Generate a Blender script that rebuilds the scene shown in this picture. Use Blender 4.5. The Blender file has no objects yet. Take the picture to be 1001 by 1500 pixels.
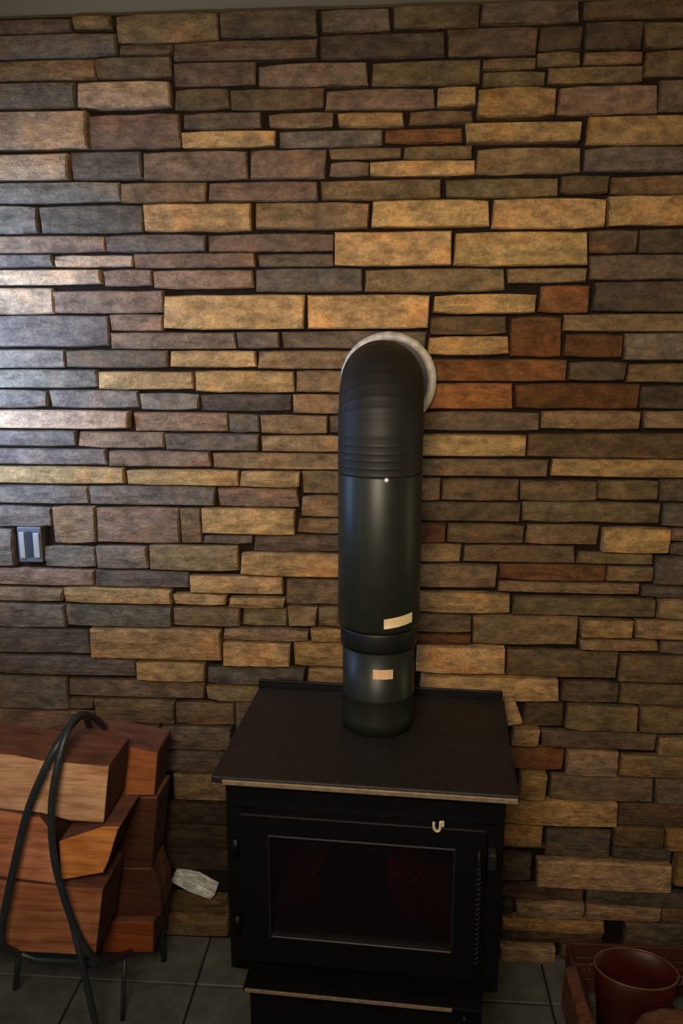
import bpy, bmesh, math, random
from mathutils import Vector, Matrix

sc = bpy.context.scene
COL = sc.collection
R = math.radians

# ------------------------------------------------------------------ camera
CAM_H = 1.745
cd = bpy.data.cameras.new('camera')
cam = bpy.data.objects.new('camera', cd)
COL.objects.link(cam)
cam.location = (0, 0, CAM_H)
cam.rotation_euler = (R(90 - 11.3), 0, R(4.0))
cd.sensor_fit = 'VERTICAL'
cd.sensor_height = 36.0
cd.lens = 1150.0 / 1500.0 * 36.0
cd.clip_start = 0.02
sc.camera = cam

# ------------------------------------------------------------------ world, lights, exposure
w = bpy.data.worlds.new('world')
sc.world = w
w.use_nodes = True
w.node_tree.nodes['Background'].inputs[0].default_value = (1.0, 0.86, 0.68, 1)
w.node_tree.nodes['Background'].inputs[1].default_value = 0.022

def area(name, loc, target, sx, sy, energy, color, spread=180):
    l = bpy.data.lights.new(name, 'AREA')
    l.shape = 'RECTANGLE'
    l.size, l.size_y, l.energy, l.color = sx, sy, energy, color
    l.spread = R(spread)
    o = bpy.data.objects.new(name, l)
    COL.objects.link(o)
    o.location = loc
    o.rotation_euler = (Vector(target) - Vector(loc)).to_track_quat('-Z', 'Y').to_euler()
    return o

area('room_light', (-0.22, -0.15, 2.08), (-0.12, 2.05, 1.54), 0.6, 0.5, 16, (1.0, 0.85, 0.64), 118)
area('left_haze_fill', (-1.27, 1.72, 1.72), (-0.98, 2.05, 1.70), 0.25, 0.70, 10.0, (0.34, 0.54, 1.0), 130)  # added cool lamp, imitates a bluish lens haze over the left stones
area('front_window', (-1.9, 0.35, 1.65), (-0.6, 1.75, 0.9), 0.8, 1.0, 3.5, (0.85, 0.92, 1.0))
area('right_window', (1.95, 1.70, 1.38), (0.0, 1.78, 1.36), 0.32, 1.1, 2.6, (0.95, 0.92, 0.50))

sc.view_settings.view_transform = 'Standard'
sc.view_settings.look = 'None'
sc.view_settings.gamma = 1.0
sc.view_settings.use_curve_mapping = False
sc.view_settings.exposure = 0.0

# ------------------------------------------------------------------ helpers
def lin(c):
    return tuple(((v / 255) / 12.92 if v / 255 <= 0.04045 else ((v / 255 + 0.055) / 1.055) ** 2.4) for v in c)

def tag(o, label=None, cat=None, group=None, kind=None):
    for k, v in (('label', label), ('category', cat), ('group', group), ('kind', kind)):
        if v:
            o[k] = v
    return o

def mesh(name, vs, fs, mat, parent=None, smooth=False, mats=None, mi=None):
    me = bpy.data.meshes.new(name)
    me.from_pydata([tuple(v) for v in vs], [], fs)
    for m in (mats or [mat]):
        me.materials.append(m)
    if mi:
        me.polygons.foreach_set('material_index', mi)
    if smooth:
        me.polygons.foreach_set('use_smooth', [True] * len(me.polygons))
    me.update()
    o = bpy.data.objects.new(name, me)
    COL.objects.link(o)
    if parent:
        o.parent = parent
    return o

def empty(name, loc=(0, 0, 0), rz=0):
    o = bpy.data.objects.new(name, None)
    COL.objects.link(o)
    o.location = loc
    o.rotation_euler = (0, 0, rz)
    return o

def from_bm(name, bm, mat, parent=None, smooth=False, mats=None):
    bmesh.ops.recalc_face_normals(bm, faces=bm.faces)
    me = bpy.data.meshes.new(name)
    bm.to_mesh(me)
    bm.free()
    for m in (mats or [mat]):
        me.materials.append(m)
    if smooth:
        me.polygons.foreach_set('use_smooth', [True] * len(me.polygons))
    o = bpy.data.objects.new(name, me)
    COL.objects.link(o)
    if parent:
        o.parent = parent
    return o

def add_box(bm, x0, x1, y0, y1, z0, z1, bev=0.0, seg=2):
    r = bmesh.ops.create_cube(bm, size=1.0)
    vs = r['verts']
    for v in vs:
        v.co = Vector(((x0 + x1) / 2 + v.co.x * (x1 - x0), (y0 + y1) / 2 + v.co.y * (y1 - y0), (z0 + z1) / 2 + v.co.z * (z1 - z0)))
    if bev:
        es = list({e for v in vs for e in v.link_edges})
        bmesh.ops.bevel(bm, geom=es, offset=bev, segments=seg, affect='EDGES', profile=0.5)
    return bm

def box(name, dims, mat, parent=None, bev=0.0, seg=2):
    bm = bmesh.new()
    add_box(bm, *dims, bev=bev, seg=seg)
    return from_bm(name, bm, mat, parent)

def smooth_path(pts, n=6, closed=False):
    P = [Vector(p) for p in pts]
    out = []
    m = len(P)
    rng = range(m if closed else m - 1)
    for i in rng:
        if closed:
            a, b, c, d = P[(i - 1) % m], P[i], P[(i + 1) % m], P[(i + 2) % m]
        else:
            a, b, c, d = P[max(i - 1, 0)], P[i], P[i + 1], P[min(i + 2, m - 1)]
        for k in range(n):
            t = k / n
            out.append(0.5 * ((2 * b) + (c - a) * t + (2 * a - 5 * b + 4 * c - d) * t * t + (3 * b - a - 3 * c + d) * t ** 3))
    if not closed:
        out.append(P[-1])
    return out

def tube_data(path, rad, seg=10, closed=False, caps=True):
    vs, fs = [], []
    n = len(path)
    up = Vector((0.13, 0.37, 0.92))
    prev = None
    for i, p in enumerate(path):
        a = path[(i - 1) % n] if (closed or i) else path[0]
        b = path[(i + 1) % n] if (closed or i < n - 1) else path[-1]
        t = (b - a).normalized()
        if prev is None:
            x = t.cross(up).normalized()
        else:
            x = (prev - t * prev.dot(t)).normalized()
        prev = x
        y = t.cross(x)
        rr = rad[i] if isinstance(rad, (list, tuple)) else rad
        for k in range(seg):
            an = 2 * math.pi * k / seg
            vs.append(p + x * math.cos(an) * rr + y * math.sin(an) * rr)
    for i in range(n if closed else n - 1):
        for k in range(seg):
            a, b = i * seg + k, i * seg + (k + 1) % seg
            c, d = ((i + 1) % n) * seg + (k + 1) % seg, ((i + 1) % n) * seg + k
            fs.append((a, b, c, d))
    if not closed and caps:
        fs.append(tuple(reversed(range(seg))))
        fs.append(tuple(range((n - 1) * seg, n * seg)))
    return vs, fs

def tube(name, path, rad, mat, parent=None, seg=10, closed=False):
    vs, fs = tube_data([Vector(p) for p in path], rad, seg, closed)
    return mesh(name, vs, fs, mat, parent, smooth=True)

def lathe(name, prof, mat, parent=None, seg=40, cx=0.0, cy=0.0, closed=False, smooth=True):
    vs, fs = [], []
    n = len(prof)
    for (r, z) in prof:
        for k in range(seg):
            a = 2 * math.pi * k / seg
            vs.append((cx + r * math.cos(a), cy + r * math.sin(a), z))
    for i in range(n if closed else n - 1):
        j = (i + 1) % n
        for k in range(seg):
            fs.append((i * seg + k, i * seg + (k + 1) % seg, j * seg + (k + 1) % seg, j * seg + k))
    o = mesh(name, vs, fs, mat, parent, smooth=smooth)
    return o

def prism(name, poly, y0, y1, mat, parent=None, mats=None, bev=0.0, shrink=0.0):
    """poly in x-z (counter-clockwise), front at y0, back at y1"""
    bm = bmesh.new()
    cx = sum(p[0] for p in poly) / len(poly)
    cz = sum(p[1] for p in poly) / len(poly)
    f = [bm.verts.new((x, y0, z)) for x, z in poly]
    b = [bm.verts.new((x + (cx - x) * shrink * 0.15, y1, z + (cz - z) * shrink)) for x, z in poly]
    bm.faces.new(f)
    bm.faces.new(list(reversed(b)))
    for i in range(len(poly)):
        j = (i + 1) % len(poly)
        bm.faces.new((f[j], f[i], b[i], b[j]))
    if bev:
        bmesh.ops.bevel(bm, geom=list(bm.edges), offset=bev, segments=2, affect='EDGES', profile=0.5)
    bmesh.ops.recalc_face_normals(bm, faces=bm.faces)
    return bm

# ------------------------------------------------------------------ materials
def new_mat(name):
    m = bpy.data.materials.new(name)
    m.use_nodes = True
    nt = m.node_tree
    b = nt.nodes['Principled BSDF']
    return m, nt, b

def N(nt, t, **kw):
    n = nt.nodes.new(t)
    for k, v in kw.items():
        setattr(n, k, v)
    return n

def ramp(nt, stops):
    r = nt.nodes.new('ShaderNodeValToRGB')
    while len(r.color_ramp.elements) < len(stops):
        r.color_ramp.elements.new(0.5)
    for e, (p, c) in zip(r.color_ramp.elements, stops):
        e.position = p
        e.color = (*c, 1)
    return r

def coords(nt, scale=(1, 1, 1), rnd=True, space='Object'):
    tc = N(nt, 'ShaderNodeTexCoord')
    mp = N(nt, 'ShaderNodeMapping')
    mp.inputs['Scale'].default_value = scale
    nt.links.new(tc.outputs[space], mp.inputs['Vector'])
    if rnd:
        oi = N(nt, 'ShaderNodeObjectInfo')
        ml = N(nt, 'ShaderNodeMath', operation='MULTIPLY')
        ml.inputs[1].default_value = 37.0
        nt.links.new(oi.outputs['Random'], ml.inputs[0])
        nt.links.new(ml.outputs[0], mp.inputs['Location'])
    return mp.outputs[0]

def noise(nt, vec, scale, detail=5, rough=0.6):
    n = N(nt, 'ShaderNodeTexNoise')
    n.inputs['Scale'].default_value = scale
    n.inputs['Detail'].default_value = detail
    n.inputs['Roughness'].default_value = rough
    nt.links.new(vec, n.inputs['Vector'])
    return n.outputs['Fac']

def bump(nt, b, h, dist, strength=1.0):
    bp = N(nt, 'ShaderNodeBump')
    bp.inputs['Distance'].default_value = dist
    bp.inputs['Strength'].default_value = strength
    nt.links.new(h, bp.inputs['Height'])
    nt.links.new(bp.outputs[0], b.inputs['Normal'])

def mixc(nt, kind, fac, a, b):
    m = N(nt, 'ShaderNodeMix', data_type='RGBA', blend_type=kind)
    for idx, v in ((0, fac), (6, a), (7, b)):
        if hasattr(v, 'is_output'):
            nt.links.new(v, m.inputs[idx])
        elif isinstance(v, (int, float)):
            m.inputs[idx].default_value = v
        else:
            m.inputs[idx].default_value = (*v, 1)
    return m.outputs[2]

def stone_material():
    m, nt, b = new_mat('ledgestone')
    oi = N(nt, 'ShaderNodeObjectInfo')
    v = coords(nt, (1, 1, 1))
    vs = coords(nt, (0.35, 1, 1.7))
    big = noise(nt, v, 9, 3, 0.6)
    streak = noise(nt, vs, 38, 6, 0.7)
    fine = noise(nt, v, 170, 4, 0.7)
    mid = noise(nt, coords(nt, (0.7, 1, 1.15)), 34, 5, 0.72)
    def mul(c, f, stops, amt):
        rr = ramp(nt, stops)
        nt.links.new(f, rr.inputs[0])
        return mixc(nt, 'MULTIPLY', amt, c, rr.outputs[0])
    c = mul(oi.outputs['Color'], streak, [(0.33, (0.70, 0.70, 0.72)), (0.5, (1, 1, 1)), (0.68, (1.22, 1.20, 1.14))], 0.7)
    c = mul(c, big, [(0.36, (0.77, 0.77, 0.76)), (0.52, (1, 1, 1)), (0.66, (1.20, 1.0, 0.84))], 0.85)
    c = mul(c, mid, [(0.34, (0.50, 0.50, 0.50)), (0.5, (0.98, 0.98, 0.98)), (0.64, (1.42, 1.40, 1.34))], 0.85)
    c = mul(c, fine, [(0.32, (0.68, 0.68, 0.68)), (0.5, (1, 1, 1)), (0.70, (1.5, 1.46, 1.38))], 0.6)
    nt.links.new(c, b.inputs['Base Color'])
    b.inputs['Roughness'].default_value = 0.85
    b.inputs['Specular IOR Level'].default_value = 0.2
    ad = N(nt, 'ShaderNodeMath', operation='ADD')
    nt.links.new(streak, ad.inputs[0])
    nt.links.new(mid, ad.inputs[1])
    bump(nt, b, ad.outputs[0], 0.010, 0.9)
    return m

def plain(name, c, rough=0.6, metal=0.0, spec=0.5, nscale=40, amt=0.25, bdist=0.0, stretch=(1, 1, 1)):
    m, nt, b = new_mat(name)
    v = coords(nt, stretch)
    n = noise(nt, v, nscale, 5, 0.6)
    lo = tuple(x * (1 - amt) for x in c)
    hi = tuple(min(1, x * (1 + amt)) for x in c)
    r = ramp(nt, [(0.3, lo), (0.7, hi)])
    nt.links.new(n, r.inputs[0])
    nt.links.new(r.outputs[0], b.inputs['Base Color'])
    b.inputs['Roughness'].default_value = rough
    b.inputs['Metallic'].default_value = metal
    b.inputs['Specular IOR Level'].default_value = spec
    if bdist:
        bump(nt, b, n, bdist, 0.8)
    return m

def wood_split():
    m, nt, b = new_mat('split_wood')
    oi = N(nt, 'ShaderNodeObjectInfo')
    v = coords(nt, (0.12, 0.6, 1))
    v2 = coords(nt, (0.5, 1, 1))
    g = noise(nt, v, 60, 7, 0.65)
    blot = noise(nt, v2, 9, 4, 0.6)
    r = ramp(nt, [(0.32, (0.52, 0.42, 0.36)), (0.5, (0.95, 0.92, 0.9)), (0.7, (1.2, 1.2, 1.15))])
    nt.links.new(g, r.inputs[0])
    c = mixc(nt, 'MULTIPLY', 0.9, oi.outputs['Color'], r.outputs[0])
    r2 = ramp(nt, [(0.35, (0.75, 0.55, 0.42)), (0.6, (1.05, 1.05, 1.05))])
    nt.links.new(blot, r2.inputs[0])
    c = mixc(nt, 'MULTIPLY', 0.7, c, r2.outputs[0])
    nt.links.new(c, b.inputs['Base Color'])
    b.inputs['Roughness'].default_value = 0.75
    b.inputs['Specular IOR Level'].default_value = 0.25
    bump(nt, b, g, 0.005, 0.8)
    return m

K = 1.75          # albedo of the stones relative to their look
def alb(c, k=K):
    return tuple(min(0.85, v * k) for v in lin(c))

M_STONE = stone_material()
M_MORTAR = plain('mortar', alb((24, 18, 13)), 0.95, nscale=60, bdist=0.004, spec=0.1)
M_CEIL = plain('ceiling_paint', lin((150, 132, 98)), 0.9, nscale=30, amt=0.05, spec=0.2)
M_TILE = plain('slate_tile', lin((96, 95, 88)), 0.5, nscale=14, amt=0.35, bdist=0.003, spec=0.4)
M_GROUT = plain('grout', lin((46, 44, 42)), 0.95, nscale=80, spec=0.1)
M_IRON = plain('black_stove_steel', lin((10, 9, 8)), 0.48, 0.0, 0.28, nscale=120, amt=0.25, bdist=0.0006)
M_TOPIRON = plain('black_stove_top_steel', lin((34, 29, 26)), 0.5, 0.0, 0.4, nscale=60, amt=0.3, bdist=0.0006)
M_EDGE = plain('pale_steel_edge', lin((150, 128, 104)), 0.4, 0.3, 0.5, nscale=70, amt=0.3)  # pale tone; the top plate's caught light is put into it
M_PIPE = plain('black_stovepipe_enamel', lin((32, 34, 27)), 0.40, 0.0, 0.32, nscale=30, amt=0.12)
M_ELBOW = plain('dull_black_elbow_steel', lin((30, 28, 24)), 0.55, 0.0, 0.3, nscale=30, amt=0.12)
M_BAND = plain('dark_pipe_band', lin((17, 17, 16)), 0.5, 0.0, 0.4, nscale=50, amt=0.2)
M_RING = plain('galvanised_thimble', lin((182, 172, 160)), 0.5, 0.0, 0.5, nscale=45, amt=0.35, bdist=0.003)
M_SCREW = plain('bright_screw', lin((235, 232, 225)), 0.3, 0.2, 0.6)
M_LABEL = plain('cream_sticker', lin((236, 208, 160)), 0.7, nscale=55, amt=0.18)
M_LABEL2 = plain('pink_cream_sticker', lin((236, 190, 150)), 0.7, nscale=55, amt=0.2)
M_GASKET = plain('bare_steel_trim', lin((96, 94, 92)), 0.35, 0.6, 0.5)
M_TRIM = plain('dark_steel_trim', lin((30, 29, 28)), 0.45, 0.1, 0.35)
M_COIL = plain('dull_dark_coil', lin((40, 39, 38)), 0.45, 0.3, 0.5)
M_BADGE = plain('pale_enamel', lin((200, 184, 160)), 0.4, nscale=60, amt=0.1)
M_FIREBRICK = plain('sooty_red_firebrick', lin((120, 50, 38)), 0.9, nscale=30, amt=0.4, bdist=0.003)
M_CHAR = plain('charred_wood', lin((22, 18, 16)), 0.9, nscale=40, amt=0.4, bdist=0.005)
M_RACK = plain('blue_black_wrought_iron', lin((50, 56, 60)), 0.42, 0.2, 0.5, nscale=60, amt=0.25, bdist=0.0008)
M_WOOD = wood_split()
M_BARK = plain('brown_bark', lin((112, 68, 48)), 0.9, nscale=35, amt=0.45, bdist=0.006, stretch=(0.3, 1, 1))
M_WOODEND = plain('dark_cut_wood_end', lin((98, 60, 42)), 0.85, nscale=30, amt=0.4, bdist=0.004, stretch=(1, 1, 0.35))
M_PAIL = plain('red_copper_pail', lin((70, 22, 15)), 0.42, 0.1, 0.4, nscale=14, amt=0.3)
M_RIM = plain('worn_copper_rim', lin((120, 78, 60)), 0.4, 0.3, 0.5, nscale=30, amt=0.25)
M_CRATE = plain('red_brown_crate_wood', lin((78, 34, 24)), 0.7, nscale=30, amt=0.35, stretch=(0.2, 1, 1), bdist=0.002)
M_PLATE = plain('grey_outlet_plate', lin((84, 82, 80)), 0.5, nscale=60, amt=0.08)
M_PADDLE = plain('ivory_switch', lin((150, 146, 136)), 0.45, nscale=60, amt=0.05)
M_SLOT = plain('dark_recess', lin((30, 36, 44)), 0.7)

mg, nt, b = new_mat('smoked_stove_glass')
b.inputs['Base Color'].default_value = (0.012, 0.010, 0.010, 1)
b.inputs['Roughness'].default_value = 0.12
tr = N(nt, 'ShaderNodeBsdfTransparent')
tr.inputs[0].default_value = (0.5, 0.45, 0.42, 1)
mx = N(nt, 'ShaderNodeMixShader')
mx.inputs[0].default_value = 0.55
nt.links.new(b.outputs[0], mx.inputs[1])
nt.links.new(tr.outputs[0], mx.inputs[2])
nt.links.new(mx.outputs[0], nt.nodes['Material Output'].inputs[0])
M_GLASS = mg

me_, nt, b = new_mat('dull_red_embers')
v = coords(nt, rnd=False)
r = ramp(nt, [(0.42, (0.0, 0.0, 0.0)), (0.7, (1.0, 0.06, 0.02))])
nt.links.new(noise(nt, v, 60, 4), r.inputs[0])
nt.links.new(r.outputs[0], b.inputs['Emission Color'])
b.inputs['Emission Strength'].default_value = 0.12
b.inputs['Base Color'].default_value = (0.02, 0.015, 0.012, 1)
M_EMBER = me_

# ------------------------------------------------------------------ setting
WALL = 2.05
wall = box('wall_back', (-1.9, 1.5, WALL + 0.018, WALL + 0.20, -0.05, 2.75), M_MORTAR)
tag(wall, 'stacked ledgestone wall of tan brown and grey stones behind the stove', kind='structure')
ceil = box('ceiling', (-1.9, 2.6, -2.8, WALL + 0.20, 2.556, 2.70), M_CEIL)
tag(ceil, 'plain beige painted ceiling above the stone wall', kind='structure')
floor = box('floor', (-1.9, 2.6, -2.8, WALL + 0.022, -0.08, -0.006), M_GROUT)
tag(floor, 'grey slate tile hearth floor', kind='structure')

random.seed(5)
TS = 0.33
for ix in range(-3, 7):
    for iy in range(-2, 2):
        x0 = -0.875 + TS * ix
        y0 = 1.55 + TS * iy
        y1 = min(y0 + TS, WALL + 0.02)
        dz = random.uniform(-0.001, 0.001)
        box('tile', (x0 + 0.003, x0 + TS - 0.003, y0 + 0.003, y1 - 0.003, -0.02, dz), M_TILE, floor, bev=0.002, seg=1)

STONES = """
-1089 -801 2514 2546 D601,-797 -702 2520 2549 B500,-689 -440 2487 2550 O600,-435 -201 2491 2550 D500,-1074 -692 2459 2511 V401,
-685 -555 2458 2484 D700,-550 -202 2443 2484 R200,-1091 -747 2409 2455 B601,-744 -557 2407 2455 D700,-552 -349 2387 2440 R200,
-1053 -803 2344 2405 G401,-794 -563 2341 2401 P410,-553 -417 2333 2383 B200,-414 -186 2330 2377 O300,-1106 -777 2249 2338 P311,
-772 -542 2248 2330 R400,-531 -340 2288 2327 D800,-539 -305 2247 2285 T410,-1130 -828 2178 2239 P411,-824 -644 2176 2244 V500,-639 -376 2171 2241 R500,
-369 -181 2171 2241 R600,-1070 -702 2124 2173 G601,-698 -481 2120 2168 B600,-476 -202 2119 2166 R500,-193 -28 2498 2549 D800,-20 181 2500 2550 O200,
-193 102 2436 2492 D300,108 317 2436 2497 R100,-343 -79 2380 2432 R500,-70 186 2376 2431 O400,-183 82 2325 2372 R600,87 178 2328 2370 T210,
-320 -161 2288 2322 B600,-152 8 2286 2320 T200,21 174 2291 2322 B400,-295 -43 2244 2282 V600,-38 150 2248 2283 U300,-173 4 2214 2240 B500,
9 174 2212 2242 O500,-173 -77 2176 2211 R600,-72 181 2174 2209 T510,-195 100 2120 2168 B500,112 383 2121 2166 O600,389 504 2126 2171 B200,
509 802 2124 2167 B402,184 412 2505 2555 D700,420 739 2509 2549 B102,321 423 2445 2500 D300,428 559 2443 2504 D300,563 723 2445 2502 O402,
191 317 2407 2433 O400,320 418 2411 2442 O500,428 559 2411 2440 B500,568 721 2383 2440 B402,193 341 2372 2404 O500,346 563 2374 2408 B500,
183 365 2299 2366 T110,372 604 2304 2368 R600,608 726 2306 2380 D902,156 428 2245 2288 T320,445 721 2235 2300 T212,184 434 2174 2236 B700,
442 735 2174 2232 V502,-68 220 2053 2117 T620,226 497 2047 2118 T520,503 744 2052 2121 T422,-1097 -921 2051 2119 V601,-915 -646 2049 2117 G300,
-640 -369 2049 2116 T410,-358 -75 2051 2116 B800,-1105 -748 2003 2045 P101,-743 -487 2002 2044 V500,-481 -163 2001 2044 R500,-158 129 1963 2044 T620,
136 460 1960 2041 T520,-1134 -887 1967 1999 G501,-884 -677 1967 1996 P500,-672 -362 1963 1998 R600,-355 -163 1963 1994 D900,-1121 -764 1924 1961 P611,
-757 -630 1919 1960 R700,-625 -367 1911 1958 R800,-361 -91 1901 1960 V400,-84 264 1900 1957 O800,269 463 1920 1955 B800,-1142 -894 1850 1917 P401,
-891 -602 1851 1908 R700,-598 -235 1809 1896 T620,-228 78 1810 1894 T620,88 342 1846 1894 T510,350 470 1848 1914 U300,465 581 1989 2044 R200,
586 757 1989 2047 D502,469 798 1926 1986 D902,483 824 1850 1923 V102,-1131 -750 1766 1847 V501,-744 -604 1806 1848 R700,-746 -416 1761 1803 R600,
-413 -303 1761 1804 V500,-297 73 1761 1805 D900,81 272 1796 1841 B200,283 411 1739 1841 U100,418 561 1739 1797 U000,414 824 1802 1845 B702,
76 280 1744 1791 T410,568 796 1732 1799 V702,31 426 1680 1735 U300,432 575 1681 1729 D600,580 835 1677 1724 B602,-1109 -870 1712 1759 V701,
-867 -596 1712 1758 D800,-590 -364 1714 1756 T510,-359 -100 1711 1756 B800,-1147 -789 1660 1708 V701,-784 -533 1657 1703 T410,-526 -265 1650 1705 T410,
-260 -100 1650 1706 B700,-1123 -928 1607 1654 G501,-923 -681 1607 1654 V700,-676 -520 1602 1647 G600,-515 -275 1600 1644 V100,-269 -100 1595 1645 B700,
32 296 1609 1675 U700,301 611 1611 1674 U000,617 825 1612 1670 D502,-1126 -708 1553 1601 P511,-697 -444 1547 1597 P100,-440 -360 1544 1594 G400,
-357 -180 1543 1591 B700,-175 -100 1544 1592 D800,33 365 1552 1602 D900,371 617 1559 1606 B800,626 811 1562 1606 P112,-1123 -857 1505 1547 V501,
-853 -618 1500 1544 P000,-613 -361 1497 1541 G400,-356 -99 1495 1538 B900,34 333 1488 1543 T410,338 845 1485 1549 B202,-1148 -775 1455 1497 V601,
-770 -493 1452 1494 R700,-487 -99 1447 1491 B700,35 393 1434 1479 B400,402 799 1436 1482 T312,-1147 -729 1403 1449 T311,-720 -418 1402 1444 T310,
-413 -253 1400 1443 T310,-248 -99 1384 1444 B600,-250 -99 1321 1378 B700,-1177 -833 1346 1397 V601,-829 -483 1347 1399 V500,-477 -258 1345 1396 R600,
-519 -269 1271 1342 T520,-262 -98 1274 1315 B600,-1138 -943 1280 1338 V701,-1216 -1057 1166 1275 V701,-939 -819 1234 1341 P000,
-816 -587 1239 1340 R600,-583 -525 1241 1340 B400,-969 -825 1167 1228 G500,-821 -677 1166 1230 V700,-671 -424 1164 1236 O800,-521 -385 1241 1266 G400,
-380 -98 1224 1268 R200,-419 -98 1154 1220 T310,36 117 1369 1429 B600,122 321 1369 1427 B200,326 520 1372 1425 B400,525 677 1375 1427 B500,
682 801 1373 1432 D702,37 328 1313 1365 B200,334 687 1314 1369 O500,694 822 1307 1368 V402,38 134 1254 1308 U000,140 340 1255 1307 B300,
345 534 1254 1308 B500,544 713 1238 1304 T420,719 869 1269 1303 R602,722 827 1232 1263 V502,39 177 1200 1251 T000,184 476 1204 1249 B300,
482 677 1203 1235 O600,685 827 1150 1226 V402,40 273 1132 1195 B600,280 557 1155 1200 U100,562 680 1157 1198 O700,280 648 1121 1150 B700,
654 824 1116 1146 V302,-1218 -832 1114 1162 R701,-829 -565 1114 1161 G200,-561 -303 1102 1151 T310,-295 -98 1076 1146 B400,-1217 -924 1068 1106 P001,
-918 -615 1067 1111 T310,-607 -460 1069 1099 T310,-452 -298 1063 1092 T210,-1210 -924 991 1060 G601,-918 -617 998 1061 G300,-611 -425 1005 1060 B500,
-419 -295 1009 1059 O600,-291 -210 1012 1071 B600,-206 -97 1015 1071 B500,41 310 1062 1118 T210,320 692 1059 1111 O500,702 826 1055 1111 B902,
-1247 -856 912 986 V301,-849 -479 907 995 T220,-472 -235 968 1002 B600,-229 -97 969 1006 T100,43 209 1004 1056 B300,215 495 973 1056 B600,
500 638 1000 1050 T110,646 843 997 1052 B902,43 210 970 998 U000,-474 -285 894 963 T310,-276 -97 894 965 T100,-1243 -726 850 904 V301,
-723 -528 842 898 T220,-521 -246 837 888 G100,-238 -97 844 886 T100,63 302 891 966 T520,310 605 885 961 B300,503 708 964 993 B800,714 890 958 991 D802,
612 895 875 953 B502,-1191 -932 741 841 V501,-926 -532 787 837 R300,-527 -366 784 829 O600,74 451 816 882 T420,461 613 812 872 R200,
619 883 809 868 B402,-1195 -861 642 736 R501,-853 -621 709 781 B400,-618 -448 708 775 B300,-858 -666 653 702 B300,-661 -462 630 701 D800,
-820 -669 604 647 B500,-664 -480 559 624 D600,-1214 -825 478 589 D801,-815 -667 489 598 D600,-634 -472 468 551 B700,363 470 738 809 B100,
477 669 730 803 O600,677 902 729 804 B602,332 405 684 735 T230,413 725 675 726 R300,732 883 662 716 B902,316 478 608 672 U300,486 625 594 668 P210,
632 892 596 659 B812,357 431 524 600 T330,445 727 518 590 R500,735 865 515 588 V502,319 632 442 515 T520,638 941 445 512 R202,316 429 372 437 T410,
442 623 337 420 V300,628 767 379 439 B300,773 907 376 437 T112,631 794 334 373 V300,318 466 358 367 R300,320 404 253 339 G300,420 797 242 331 P520,
802 882 272 363 T122,323 557 197 239 R100,325 361 139 185 G000,-929 -856 744 778 B300,567 928 190 235 G202,365 560 144 189 P310,566 776 144 187 P310,
782 894 143 186 B602,328 621 97 136 T320,325 620 54 90 R100,682 913 46 136 V402,326 488 -17 43 P420,504 617 1 47 D900,628 935 -2 35 D602,
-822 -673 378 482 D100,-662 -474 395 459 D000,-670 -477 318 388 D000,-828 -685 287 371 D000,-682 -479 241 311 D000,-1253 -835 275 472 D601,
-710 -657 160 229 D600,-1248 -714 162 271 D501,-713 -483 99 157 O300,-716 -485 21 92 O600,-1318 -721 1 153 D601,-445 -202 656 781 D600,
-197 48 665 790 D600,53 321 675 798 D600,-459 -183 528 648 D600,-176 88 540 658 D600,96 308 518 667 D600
"""  # darkest stones just left of the stove: shadow put into their colour codes
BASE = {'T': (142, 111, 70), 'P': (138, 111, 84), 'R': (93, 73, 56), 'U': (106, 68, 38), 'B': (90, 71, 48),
        'O': (84, 69, 46), 'G': (86, 75, 62), 'D': (67, 55, 42), 'V': (83, 72, 60), 'W': (235, 212, 186)}

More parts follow.
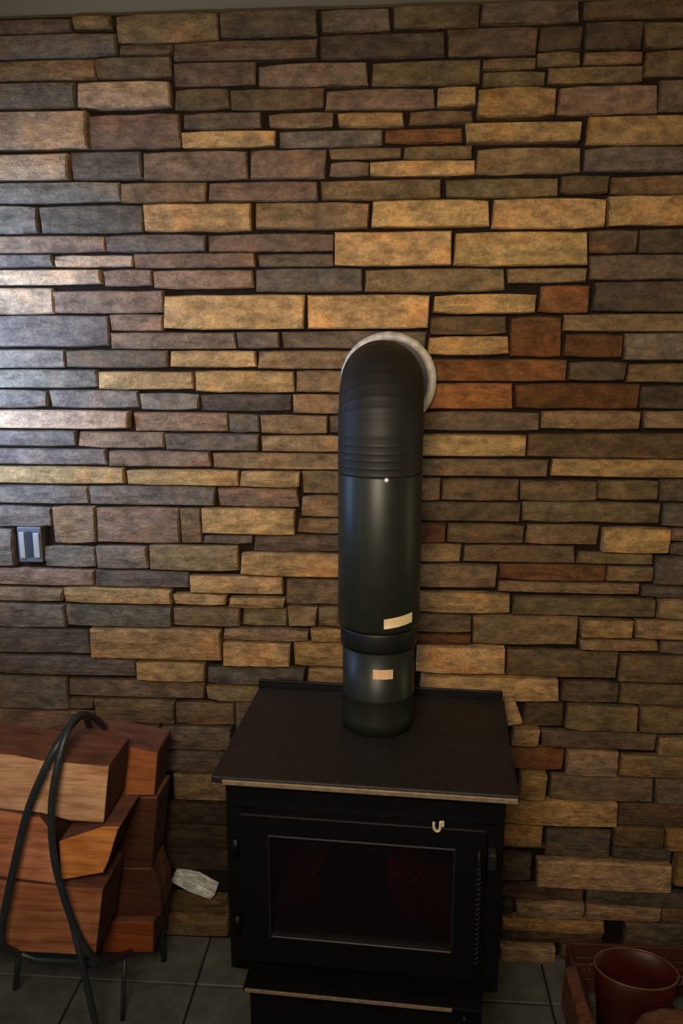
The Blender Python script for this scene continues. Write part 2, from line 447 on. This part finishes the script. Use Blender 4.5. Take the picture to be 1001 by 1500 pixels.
def stone_data(hw, hh, front, rnd):
    """one split-faced stone, centred; its front looks to -y"""
    W2 = 2 * hw
    m = 3 if W2 < 0.08 else (4 if W2 < 0.16 else 5)
    g = min(0.0004, hh * 0.05)
    c = min(hh * 0.45, rnd.uniform(0.003, 0.010))
    def outline(ins, jz, jx, yf, jy):
        T, B_ = [], []
        sl0, sl1 = rnd.uniform(-jx, jx), rnd.uniform(-jx, jx)
        for i in range(m):
            t = i / (m - 1)
            x = -hw + g + ins + t * (W2 - 2 * g - 2 * ins)
            dt = c * 0.5 if i in (0, m - 1) else 0
            zt = hh - g - ins - dt * rnd.uniform(0.2, 1.0) - min(0.003, abs(rnd.gauss(0, jz)))
            zb = -hh + g + ins + dt * rnd.uniform(0.2, 1.0) + min(0.003, abs(rnd.gauss(0, jz)))
            if zt - zb < hh * 0.3:
                zt, zb = hh * 0.3, -hh * 0.3
            e0 = sl0 if i == 0 else (sl1 if i == m - 1 else 0)
            T.append((x + abs(e0) * (1 if i == 0 else -1) * (e0 > 0), yf + rnd.uniform(-jy, jy), zt))
            B_.append((x + abs(e0) * (1 if i == 0 else -1) * (e0 <= 0), yf + rnd.uniform(-jy, jy), zb))
        return T, B_
    T0, B0 = outline(0.0, hh * 0.035, min(0.005, hw * 0.15), front + 0.006, 0.002)
    T1 = []
    B1 = []
    ins = min(0.0032, hh * 0.18)
    ft = rnd.uniform(-0.003, 0.003)
    for i in range(m):
        s = 1 if i == 0 else (-1 if i == m - 1 else 0)
        dx = ins * s
        T1.append((T0[i][0] + dx, front + rnd.uniform(-0.002, 0.002) + ft, T0[i][2] - ins))
        B1.append((B0[i][0] + dx, front + rnd.uniform(-0.002, 0.002) - ft, B0[i][2] + ins))
    MID = []
    for i in range(m):
        k = rnd.uniform(0.35, 0.65)
        MID.append((T1[i][0] * k + B1[i][0] * (1 - k), front - rnd.uniform(0.0, 0.005), T1[i][2] * k + B1[i][2] * (1 - k)))
    back = 0.03
    vs = [(x, back, z) for x, y, z in T0] + [(x, back, z) for x, y, z in B0] + T0 + B0 + T1 + B1 + MID
    fs = []
    ring = list(range(m)) + list(range(2 * m - 1, m - 1, -1))     # clockwise seen from the front
    n = len(ring)
    for i in range(n):
        a, b2 = ring[i], ring[(i + 1) % n]
        fs.append((b2, a, a + 2 * m, b2 + 2 * m))
        fs.append((b2 + 2 * m, a + 2 * m, a + 4 * m, b2 + 4 * m))
    o4, o5, o6 = 4 * m, 5 * m, 6 * m
    for i in range(m - 1):
        fs.append((o4 + i, o6 + i, o6 + i + 1, o4 + i + 1))
        fs.append((o6 + i, o5 + i, o5 + i + 1, o6 + i + 1))
    # ends of the cap
    fs.append((o4, o5, o6))
    fs.append((o4 + m - 1, o6 + m - 1, o5 + m - 1))
    return vs, fs

def stone_colour(code, rnd):
    f = 0.70 + 0.06 * int(code[1])
    c = alb(BASE[code[0]])
    j = [rnd.uniform(0.975, 1.025) for _ in range(3)]
    f2 = f ** 2.0
    return tuple(min(0.9, c[i] * f2 * j[i]) for i in range(3)) + (1,)

rnd = random.Random(11)
filler_v, filler_f = [], []

def add_filler(x0, x1, z0, z1):
    hw, hh = (x1 - x0) / 2, (z1 - z0) / 2
    v, f = stone_data(hw, hh, -rnd.uniform(0.0, 0.012), rnd)
    k = len(filler_v)
    cx, cz = (x0 + x1) / 2, (z0 + z1) / 2
    filler_v.extend([(a + cx, b_ + WALL, c_ + cz) for a, b_, c_ in v])
    filler_f.extend([tuple(i + k for i in q) for q in f])

for rec in STONES.replace('\n', '').split(','):
    a = rec.split()
    x0, x1, z0, z1 = [int(q) / 1000 + s for q, s in zip(a[:4], (-0.0011, 0.0011, -0.0011, 0.0011))]
    code, pr, edge = a[4][:2], int(a[4][2]), int(a[4][3])
    hw, hh = (x1 - x0) / 2, (z1 - z0) / 2
    front = -(0.007 * pr + rnd.uniform(0.0, 0.010))
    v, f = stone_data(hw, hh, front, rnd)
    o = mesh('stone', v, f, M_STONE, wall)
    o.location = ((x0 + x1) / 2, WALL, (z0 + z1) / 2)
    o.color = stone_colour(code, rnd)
    if edge == 1:
        x = x0
        while x > -1.86:
            L = rnd.uniform(0.10, 0.28)
            add_filler(max(x - L, -1.89), x, z0, z1)
            x -= L
    elif edge == 2:
        x = x1
        while x < 1.46:
            L = rnd.uniform(0.10, 0.28)
            add_filler(x, min(x + L, 1.49), z0, z1)
            x += L

for z in (0.005, 0.045, 0.085, 0.125, 0.165, 0.21, 0.25, 0.29, 0.335, 0.38, 0.42, 0.465, 0.51, 0.555, 0.6):
    x = -0.345
    while x < 0.29:
        L = rnd.uniform(0.09, 0.22)
        add_filler(x, min(x + L, 0.295), z, z + 0.039)
        x += L
fo = mesh('stone_courses', filler_v, filler_f, M_STONE, wall)
fo.color = (*alb((84, 66, 46)), 1)
fo['kind'] = 'stuff'

def shaped_stone(poly, front, code):
    # a stone whose outline is not a rectangle
    px_ = sum(p[0] for p in poly) / len(poly)
    pz_ = sum(p[1] for p in poly) / len(poly)
    bm = prism('stone', [(x - px_, z - pz_) for x, z in poly], front, 0.03, M_STONE, bev=0.003)
    o = from_bm('stone', bm, M_STONE, wall)
    o.location = (px_, WALL, pz_)
    o.color = stone_colour(code, rnd)
shaped_stone([(-0.648, 0.222), (-0.585, 0.19), (-0.53, 0.168), (-0.514, 0.187), (-0.573, 0.221), (-0.639, 0.236)], -0.035, 'W5')  # light caught by this proud stone is put into its pale colour
shaped_stone([(0.303, 0.82), (0.319, 0.742), (0.36, 0.751), (0.333, 0.821)], -0.018, 'T4')

# outlet set into the wall at the left
ot = tag(empty('wall_outlet', (-1.005, WALL - 0.006, 1.232)), 'small grey wall outlet with two pale upright sockets set among the left stones', 'outlet')
bm = bmesh.new()
add_box(bm, -0.034, 0.034, -0.004, 0.028, -0.050, 0.050, 0.003)
from_bm('cover_plate', bm, M_PLATE, ot)
box('slot', (-0.0085, 0.0085, -0.0050, 0.0, -0.036, 0.038), M_SLOT, ot)
box('socket', (-0.0270, -0.0125, -0.009, 0.0, -0.038, 0.036), M_PADDLE, ot, bev=0.002)
box('socket', (0.0125, 0.0290, -0.009, 0.0, -0.036, 0.034), M_PADDLE, ot, bev=0.002)

# ------------------------------------------------------------------ wood stove
ST = tag(empty('wood_stove', (-0.05, 1.735, 0), R(-3.0)), 'black steel wood stove with a glass door standing before the stone wall', 'stove')
ZB, ZT = 0.37, 0.845
# body: four walls and a floor, open to the front
bm = bmesh.new()
add_box(bm, -0.300, -0.285, -0.215, 0.20, ZB, ZT, 0.003)
add_box(bm, 0.285, 0.300, -0.215, 0.20, ZB, ZT, 0.003)
add_box(bm, -0.286, 0.286, 0.186, 0.1995, ZB, ZT)
add_box(bm, -0.286, 0.286, -0.2145, 0.19, ZB, ZB + 0.03)
add_box(bm, -0.286, 0.286, -0.2145, -0.195, 0.775, ZT)
add_box(bm, -0.286, -0.235, -0.2145, -0.195, ZB, 0.78)
add_box(bm, 0.235, 0.286, -0.2145, -0.195, ZB, 0.78)
add_box(bm, -0.24, 0.24, -0.2145, -0.195, ZB, 0.44)
from_bm('body', bm, M_IRON, ST)
# top plate with rounded front edge, and a pale strip painting the light that edge catches
bm = bmesh.new()
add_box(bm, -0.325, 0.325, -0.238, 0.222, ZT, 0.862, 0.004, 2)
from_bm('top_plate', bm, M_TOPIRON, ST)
e = box('front_edge', (-0.300, 0.322, -0.2415, -0.236, ZT - 0.001, 0.8555), M_EDGE, ST, bev=0.0018)
e['label'] = 'front edge of the top plate, coloured pale as if catching light'
box('rear_lip', (-0.325, 0.325, 0.222, 0.230, 0.80, 0.884), M_IRON, ST, bev=0.002)
# door
dv, df = [], []
def frame_ring(x0, x1, z0, z1, X0, X1, Z0, Z1, yf, yb):
    o = [(X0, Z0), (X1, Z0), (X1, Z1), (X0, Z1)]
    i = [(x0, z0), (x1, z0), (x1, z1), (x0, z1)]
    bm = bmesh.new()
    V = [[bm.verts.new((p[0], y, p[1])) for p in q] for q, y in ((o, yf), (i, yf), (o, yb), (i, yb))]
    for k in range(4):
        j = (k + 1) % 4
        bm.faces.new((V[0][k], V[0][j], V[1][j], V[1][k]))
        bm.faces.new((V[3][k], V[3][j], V[2][j], V[2][k]))
        bm.faces.new((V[0][j], V[0][k], V[2][k], V[2][j]))
        bm.faces.new((V[1][k], V[1][j], V[3][j], V[3][k]))
    return bm
bm = frame_ring(-0.200, 0.196, 0.483, 0.728, -0.268, 0.262, 0.412, 0.778, -0.238, -0.216)
bmesh.ops.bevel(bm, geom=list(bm.edges), offset=0.004, segments=2, affect='EDGES', profile=0.5)
door = from_bm('door', bm, M_IRON, ST)
bm = frame_ring(-0.198, 0.194, 0.485, 0.726, -0.2035, 0.1995, 0.4795, 0.7315, -0.2415, -0.225)
bmesh.ops.bevel(bm, geom=list(bm.edges), offset=0.0015, segments=1, affect='EDGES')
from_bm('glass_trim', bm, M_TRIM, door)
box('door_glass', (-0.204, 0.200, -0.2285, -0.2245, 0.479, 0.732), M_GLASS, door)
# coil-wrapped door handle
hx, hy = 0.246, -0.262
path = []
for i in range(241):
    t = i / 240
    a = t * 2 * math.pi * 20
    path.append(Vector((hx + 0.0046 * math.cos(a), hy + 0.0046 * math.sin(a), 0.475 + t * 0.235)))
h = tube('handle', [(hx, hy + 0.03, 0.738), (hx, hy + 0.008, 0.740), (hx, hy, 0.730), (hx, hy, 0.60), (hx, hy, 0.462)], 0.0042, M_IRON, door, 8)
tube('handle_coil', path, 0.0013, M_COIL, door, 5)
bm = bmesh.new()
add_box(bm, 0.266, 0.284, -0.245, -0.2155, 0.690, 0.728, 0.004)
from_bm('latch', bm, M_COIL, ST)
for z in (0.50, 0.69):
    tube('hinge', [(-0.276, -0.232, z - 0.022), (-0.276, -0.232, z + 0.022)], 0.007, M_IRON, ST, 12)
# pale little emblem by the upper right of the door
bd = tube('emblem', smooth_path([(0.152, -0.2445, 0.794), (0.152, -0.2445, 0.781), (0.1575, -0.2445, 0.7735), (0.164, -0.2445, 0.777), (0.1655, -0.2445, 0.796)], 4), 0.0032, M_BADGE, ST, 8)
bd['label'] = 'pale U-shaped emblem by the upper door corner'
bm = bmesh.new()
add_box(bm, 0.1635, 0.1735, -0.2465, -0.2405, 0.784, 0.797, 0.002)
from_bm('emblem_tab', bm, M_BADGE, ST)
# ash lip, air control and pedestal
bm = bmesh.new()
add_box(bm, -0.255, 0.262, -0.285, -0.210, 0.376, 0.386, 0.002)
from_bm('ash_lip', bm, M_IRON, ST)
e = box('ash_lip_edge', (-0.250, 0.200, -0.2875, -0.284, 0.3775, 0.3855), M_EDGE, ST, bev=0.001)  # paler strip along the front of the lip
e['label'] = 'pale edge of the ash lip'
tube('air_control', [(0.225, -0.25, 0.372), (0.225, -0.300, 0.372), (0.225, -0.305, 0.384)], 0.004, M_COIL, ST, 8)
bm = bmesh.new()
add_box(bm, -0.262, 0.270, -0.200, 0.17, 0.03, ZB + 0.002, 0.004)
from_bm('pedestal', bm, M_IRON, ST)
bm = bmesh.new()
add_box(bm, -0.285, 0.290, -0.225, 0.19, 0.0015, 0.032, 0.004)
from_bm('base_plate', bm, M_IRON, ST)
# firebox lining
for ix in range(5):
    for iz in range(4):
        x0 = -0.235 + ix * 0.095
        z0 = 0.405 + iz * 0.095
        box('firebrick', (x0, x0 + 0.092, 0.150, 0.184, z0, z0 + 0.092), M_FIREBRICK, ST, bev=0.003, seg=1)
for ix in range(4):
    x0 = -0.235 + ix * 0.12
    box('firebrick', (x0, x0 + 0.117, -0.18, 0.148, 0.401, 0.425), M_FIREBRICK, ST, bev=0.003, seg=1)
eb = bmesh.new()
for i in range(70):
    r_ = bmesh.ops.create_icosphere(eb, subdivisions=1, radius=random.uniform(0.006, 0.014))
    off = Vector((random.uniform(-0.16, 0.12), random.uniform(0.02, 0.13), 0.430 + random.uniform(0, 0.012)))
    for v_ in r_['verts']:
        v_.co = v_.co * random.uniform(0.8, 1.2) + off
em = from_bm('ember_bed', eb, M_EMBER, ST)
em['kind'] = 'stuff'
pl = bpy.data.lights.new('ember_glow', 'POINT')
pl.energy = 0.38
pl.color = (1.0, 0.10, 0.04)
pl.shadow_soft_size = 0.03
po = bpy.data.objects.new('ember_glow', pl)
COL.objects.link(po)
po.location = (-0.07, 1.83, 0.615)

# burnt log inside the firebox, end towards the glass
fl = empty('charred_log', (-0.085, 1.66, 0.427), R(-3))
tag(fl, 'charred round log lying behind the stove glass, end to the front', 'log')
prof = [Vector((0, -0.05 + 0.135 * i / 6, 0.085 + 0.004 * math.sin(i))) for i in range(7)]
tube('charred_wood', prof, [0.078, 0.081, 0.083, 0.082, 0.083, 0.080, 0.076], M_CHAR, fl, 18)

# ------------------------------------------------------------------ stovepipe
PX, PY = -0.036, 1.795
SP = tag(empty('stove_pipe', (PX, PY, 0.862)), 'black stovepipe rising from the stove top and bending back into the wall', 'stovepipe')
def z_(v):
    return v - 0.862
r_low, r_up = 0.0865, 0.0975
lathe('lower_section', [(0.060, z_(0.8625)), (r_low + 0.001, z_(0.8625)), (r_low + 0.001, z_(0.893)), (r_low, z_(0.896)), (r_low, z_(0.945)), (r_low + 0.0015, z_(0.948)),
                        (r_low + 0.0015, z_(0.952)), (r_low, z_(0.955)), (r_low, z_(1.075)), (0.060, z_(1.076))], M_PIPE, SP, 48)
lathe('band', [(0.06, z_(1.070)), (r_low + 0.004, z_(1.070)), (r_low + 0.0055, z_(1.076)), (r_low + 0.0055, z_(1.112)), (r_low + 0.004, z_(1.118)), (0.06, z_(1.118))], M_BAND, SP, 48)
lathe('upper_section', [(0.06, z_(1.1185)), (r_up - 0.003, z_(1.1185)), (r_up, z_(1.128)), (r_up, z_(1.478)), (r_up - 0.002, z_(1.482)), (0.06, z_(1.483))], M_PIPE, SP, 48)
# adjustable elbow with ribs
pts, rad = [], []
n = 64
R_B = 0.125
z_bend = 1.683 - R_B
L1, L2 = z_bend - 1.482, 0.5 * math.pi * R_B
L3 = WALL + 0.015 - PY - R_B
for i in range(n * 3 + 1):
    s = (L1 + L2 + L3) * i / (n * 3)
    if s < L1:
        p = Vector((0, 0, z_(1.482 + s)))
    elif s < L1 + L2:
        a = (s - L1) / R_B
        p = Vector((0, R_B - R_B * math.cos(a), z_(z_bend + R_B * math.sin(a))))
    else:
        p = Vector((0, R_B + (s - L1 - L2), z_(1.683)))
    ph = (s / 0.0165) % 1.0
    rib = 0.0008 if (s < L1 + L2 and ph < 0.28) else 0.0
    pts.append(p)
    rad.append(r_up - 0.0005 + rib)
vs, fs = tube_data(pts, rad, 48)
mesh('elbow', vs, fs, M_ELBOW, SP, smooth=True)
# thimble ring on the wall
ring = []
random.seed(3)
tp, trr = [], []
for k in range(48):
    a = 2 * math.pi * k / 48
    tp.append(Vector((0.014 + 0.111 * math.cos(a), WALL - 0.030 - PY, z_(1.681) + 0.111 * math.sin(a))))
    trr.append(0.0115 + random.uniform(-0.001, 0.001))
vs, fs = tube_data(tp, trr, 10, closed=True)
th = mesh('thimble_ring', vs, fs, M_RING, SP, smooth=True)
th['label'] = 'pale galvanised ring where the pipe enters the wall'
bm = bmesh.new()
r_ = bmesh.ops.create_cone(bm, cap_ends=True, segments=24, radius1=0.105, radius2=0.105, depth=0.05, matrix=Matrix.Translation((0.012, WALL - PY - 0.004, z_(1.681))) @ Matrix.Rotation(R(90), 4, 'X'))
from_bm('thimble_sleeve', bm, M_BAND, SP, smooth=False)
# screw
bm = bmesh.new()
bmesh.ops.create_uvsphere(bm, u_segments=10, v_segments=6, radius=0.0055, matrix=Matrix.Translation((0.016, -r_up * 0.985, z_(1.4765))))
from_bm('screw', bm, M_SCREW, SP, smooth=True)
# stickers wrapped on the pipe
def sticker(name, rr, a0, a1, zc, h, tilt, mat):
    vs, fs = [], []
    n = 8
    for lay in (0.0, 0.0012):
        for i in range(n + 1):
            a = R(a0 + (a1 - a0) * i / n)
            dz = tilt * (i / n - 0.5)
            for s in (-0.5, 0.5):
                vs.append(((rr + lay) * math.sin(a), -(rr + lay) * math.cos(a), z_(zc) + dz + s * h))
    m = 2 * (n + 1)
    for i in range(n):
        fs.append((m + 2 * i, m + 2 * i + 2, m + 2 * i + 3, m + 2 * i + 1))
        fs.append((2 * i, m + 2 * i, m + 2 * i + 2, 2 * i + 2)[::-1])
        fs.append((2 * i + 1, 2 * i + 3, m + 2 * i + 3, m + 2 * i + 1)[::-1])
    fs.append((0, 1, m + 1, m))
    fs.append((2 * n, 2 * n + m, 2 * n + 1 + m, 2 * n + 1))
    o = mesh(name, vs, fs, mat, SP)
    return o
s1 = sticker('sticker', r_up, 8, 52, 1.1495, 0.023, 0.007, M_LABEL)
s1['label'] = 'tilted cream sticker low on the upper pipe section'
s2 = sticker('sticker', r_low, -7, 24, 1.020, 0.023, -0.001, M_LABEL2)
s2['label'] = 'pinkish cream sticker on the lower pipe section'

# ------------------------------------------------------------------ log rack
RK = tag(empty('log_rack', (-0.80, 1.78, 0)), 'looped wrought iron log rack on tall legs holding split firewood', 'log rack')
def rel(p):
    return Vector(p) - Vector((-0.80, 1.78, 0))
tR = 0.0085
tube('hoop', [rel(p) for p in smooth_path([(-0.778, 1.972, 0.687), (-0.762, 1.86, 0.798), (-0.76, 1.76, 0.873), (-0.757, 1.67, 0.892), (-0.768, 1.615, 0.826), (-0.787, 1.6, 0.713), (-0.79, 1.6, 0.588), (-0.775, 1.605, 0.477), (-0.757, 1.62, 0.372), (-0.731, 1.63, 0.302), (-0.709, 1.67, 0.244), (-0.701, 1.77, 0.184), (-0.71, 1.9, 0.105), (-0.71, 1.975, 0.2), (-0.7, 1.985, 0.4), (-0.7, 1.985, 0.6)], 6, True)], tR, M_RACK, RK, 10, closed=True)
tube('hoop', [rel(p) for p in smooth_path([(-0.765, 1.745, 0.877), (-0.771, 1.7, 0.873), (-0.78, 1.64, 0.851), (-0.816, 1.62, 0.778), (-0.853, 1.615, 0.691), (-0.887, 1.61, 0.577), (-0.921, 1.61, 0.456), (-0.943, 1.615, 0.372), (-0.949, 1.625, 0.317), (-0.93, 1.66, 0.269)], 6)], 0.0095, M_RACK, RK, 10)
tube('hoop', [rel(p) for p in smooth_path([(-0.765, 1.775, 0.858), (-0.804, 1.88, 0.783), (-0.839, 1.974, 0.69), (-0.7, 1.985, 0.66), (-0.66, 1.985, 0.4), (-0.64, 1.97, 0.22)], 6)], tR, M_RACK, RK, 10)
tube('leg', [rel(p) for p in [(-0.769, 1.617, 0.421), (-0.754, 1.632, 0.261), (-0.732, 1.63, 0.102), (-0.724, 1.628, 0.004)]], tR, M_RACK, RK, 10)
tube('leg', [rel(p) for p in [(-0.701, 1.77, 0.184), (-0.709, 1.745, 0.004)]], 0.006, M_RACK, RK, 10)
tube('leg', [rel(p) for p in [(-0.936, 1.67, 0.26), (-1.045, 1.83, 0.004)]], tR, M_RACK, RK, 10)
tube('leg', [rel(p) for p in [(-0.64, 1.97, 0.22), (-0.663, 1.96, 0.083), (-0.66, 1.96, 0.004)]], tR, M_RACK, RK, 10)
tube('cradle_bar', [rel(p) for p in [(-0.707, 1.68, 0.235), (-0.9, 1.68, 0.235), (-0.93, 1.66, 0.269)]], tR, M_RACK, RK, 10)

# ------------------------------------------------------------------ firewood

def log(poly, y0, y1, col, label):
    bm = prism('log', poly, y0, y1, M_WOOD, bev=0.004, shrink=0.06)
    bmesh.ops.recalc_face_normals(bm, faces=bm.faces)
    for f in bm.faces:
        n = f.normal
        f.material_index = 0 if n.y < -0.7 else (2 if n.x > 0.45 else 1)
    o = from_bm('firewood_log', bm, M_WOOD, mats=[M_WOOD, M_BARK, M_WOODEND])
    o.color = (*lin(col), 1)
    tag(o, label, 'firewood', 'split firewood in the rack')
    return o
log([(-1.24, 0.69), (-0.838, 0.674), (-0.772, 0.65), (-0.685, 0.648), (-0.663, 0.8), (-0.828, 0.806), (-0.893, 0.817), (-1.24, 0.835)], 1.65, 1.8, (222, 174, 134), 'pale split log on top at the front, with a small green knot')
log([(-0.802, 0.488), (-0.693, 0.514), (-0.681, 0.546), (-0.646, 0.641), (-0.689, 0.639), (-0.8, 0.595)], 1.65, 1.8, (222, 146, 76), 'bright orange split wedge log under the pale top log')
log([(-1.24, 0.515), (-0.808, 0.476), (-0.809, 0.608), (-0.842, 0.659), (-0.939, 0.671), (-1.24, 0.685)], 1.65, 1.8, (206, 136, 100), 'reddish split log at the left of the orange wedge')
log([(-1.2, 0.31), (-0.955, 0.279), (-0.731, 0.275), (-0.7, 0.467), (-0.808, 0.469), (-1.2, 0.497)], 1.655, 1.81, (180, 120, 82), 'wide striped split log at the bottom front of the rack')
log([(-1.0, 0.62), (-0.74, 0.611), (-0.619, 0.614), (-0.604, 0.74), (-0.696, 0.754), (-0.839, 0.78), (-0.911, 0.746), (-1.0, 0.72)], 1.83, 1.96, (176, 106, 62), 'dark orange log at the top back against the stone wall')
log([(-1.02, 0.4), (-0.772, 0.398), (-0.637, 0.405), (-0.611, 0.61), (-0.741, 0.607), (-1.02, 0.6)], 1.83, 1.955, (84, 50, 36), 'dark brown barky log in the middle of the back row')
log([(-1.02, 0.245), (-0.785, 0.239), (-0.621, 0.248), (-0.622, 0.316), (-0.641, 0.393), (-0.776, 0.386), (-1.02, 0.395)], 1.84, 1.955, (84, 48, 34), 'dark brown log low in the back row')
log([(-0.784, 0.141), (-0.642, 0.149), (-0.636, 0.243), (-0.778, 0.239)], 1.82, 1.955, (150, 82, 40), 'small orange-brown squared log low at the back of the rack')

billet_bm = prism('log', [(0.47, 0.003), (0.520, 0.003), (0.522, 0.10), (0.50, 0.135), (0.474, 0.12)], 1.70, 1.88, M_BARK, bev=0.004)
o = from_bm('firewood_log', billet_bm, M_BARK)
tag(o, 'dim brown billet of wood standing between the stove and the red pail', 'firewood')
bl = prism('log', [(0.600, 0.003), (0.845, 0.003), (0.85, 0.150), (0.80, 0.172), (0.67, 0.172), (0.622, 0.150), (0.602, 0.110)], 1.60, 1.715, M_WOOD, bev=0.014, shrink=0.05)
o = from_bm('firewood_log', bl, M_WOOD)
o.color = (*lin((120, 84, 62)), 1)
tag(o, 'blunt pale brown billet in front of the red pail in the corner', 'firewood')


# ------------------------------------------------------------------ right corner: pail, crate, billet
PB = tag(empty('metal_pail', (0.634, 1.80, 0), R(-7)), 'oval red copper pail with a worn bright rim on the hearth floor', 'pail')
PB.scale = (0.98, 0.66, 1.0)
lathe('bucket', [(0.0, 0.004), (0.082, 0.002), (0.086, 0.006), (0.098, 0.12), (0.1045, 0.196), (0.1020, 0.196), (0.0955, 0.12), (0.083, 0.012), (0.0, 0.010)], M_PAIL, PB, 48)
vs, fs = tube_data([Vector((0.1045 * math.cos(2 * math.pi * k / 48), 0.1045 * math.sin(2 * math.pi * k / 48), 0.197)) for k in range(48)], 0.0036, 8, closed=True)
mesh('rim', vs, fs, M_RIM, PB, smooth=True)
for s in (-1, 1):
    tube('ear', [(s * 0.104, 0.0, 0.165), (s * 0.116, 0.0, 0.170), (s * 0.116, 0.0, 0.190), (s * 0.105, 0.0, 0.194)], 0.003, M_RIM, PB, 6)

CR = tag(empty('wooden_crate', (0.74, 1.965, 0)), 'low red-brown slatted crate between the pail and the stone wall', 'crate')
for i in range(2):
    z0 = 0.012 + i * 0.044
    box('slat', (-0.23, 0.23, -0.045, -0.035, z0, z0 + 0.040), M_CRATE, CR, bev=0.002, seg=1)
    box('slat', (-0.23, 0.23, 0.035, 0.045, z0, z0 + 0.040), M_CRATE, CR, bev=0.002, seg=1)
for x in (-0.235, 0.225):
    box('end_board', (x, x + 0.010, -0.034, 0.034, 0.004, 0.094), M_CRATE, CR, bev=0.002, seg=1)
box('bottom_board', (-0.222, 0.222, -0.033, 0.033, 0.002, 0.012), M_CRATE, CR)
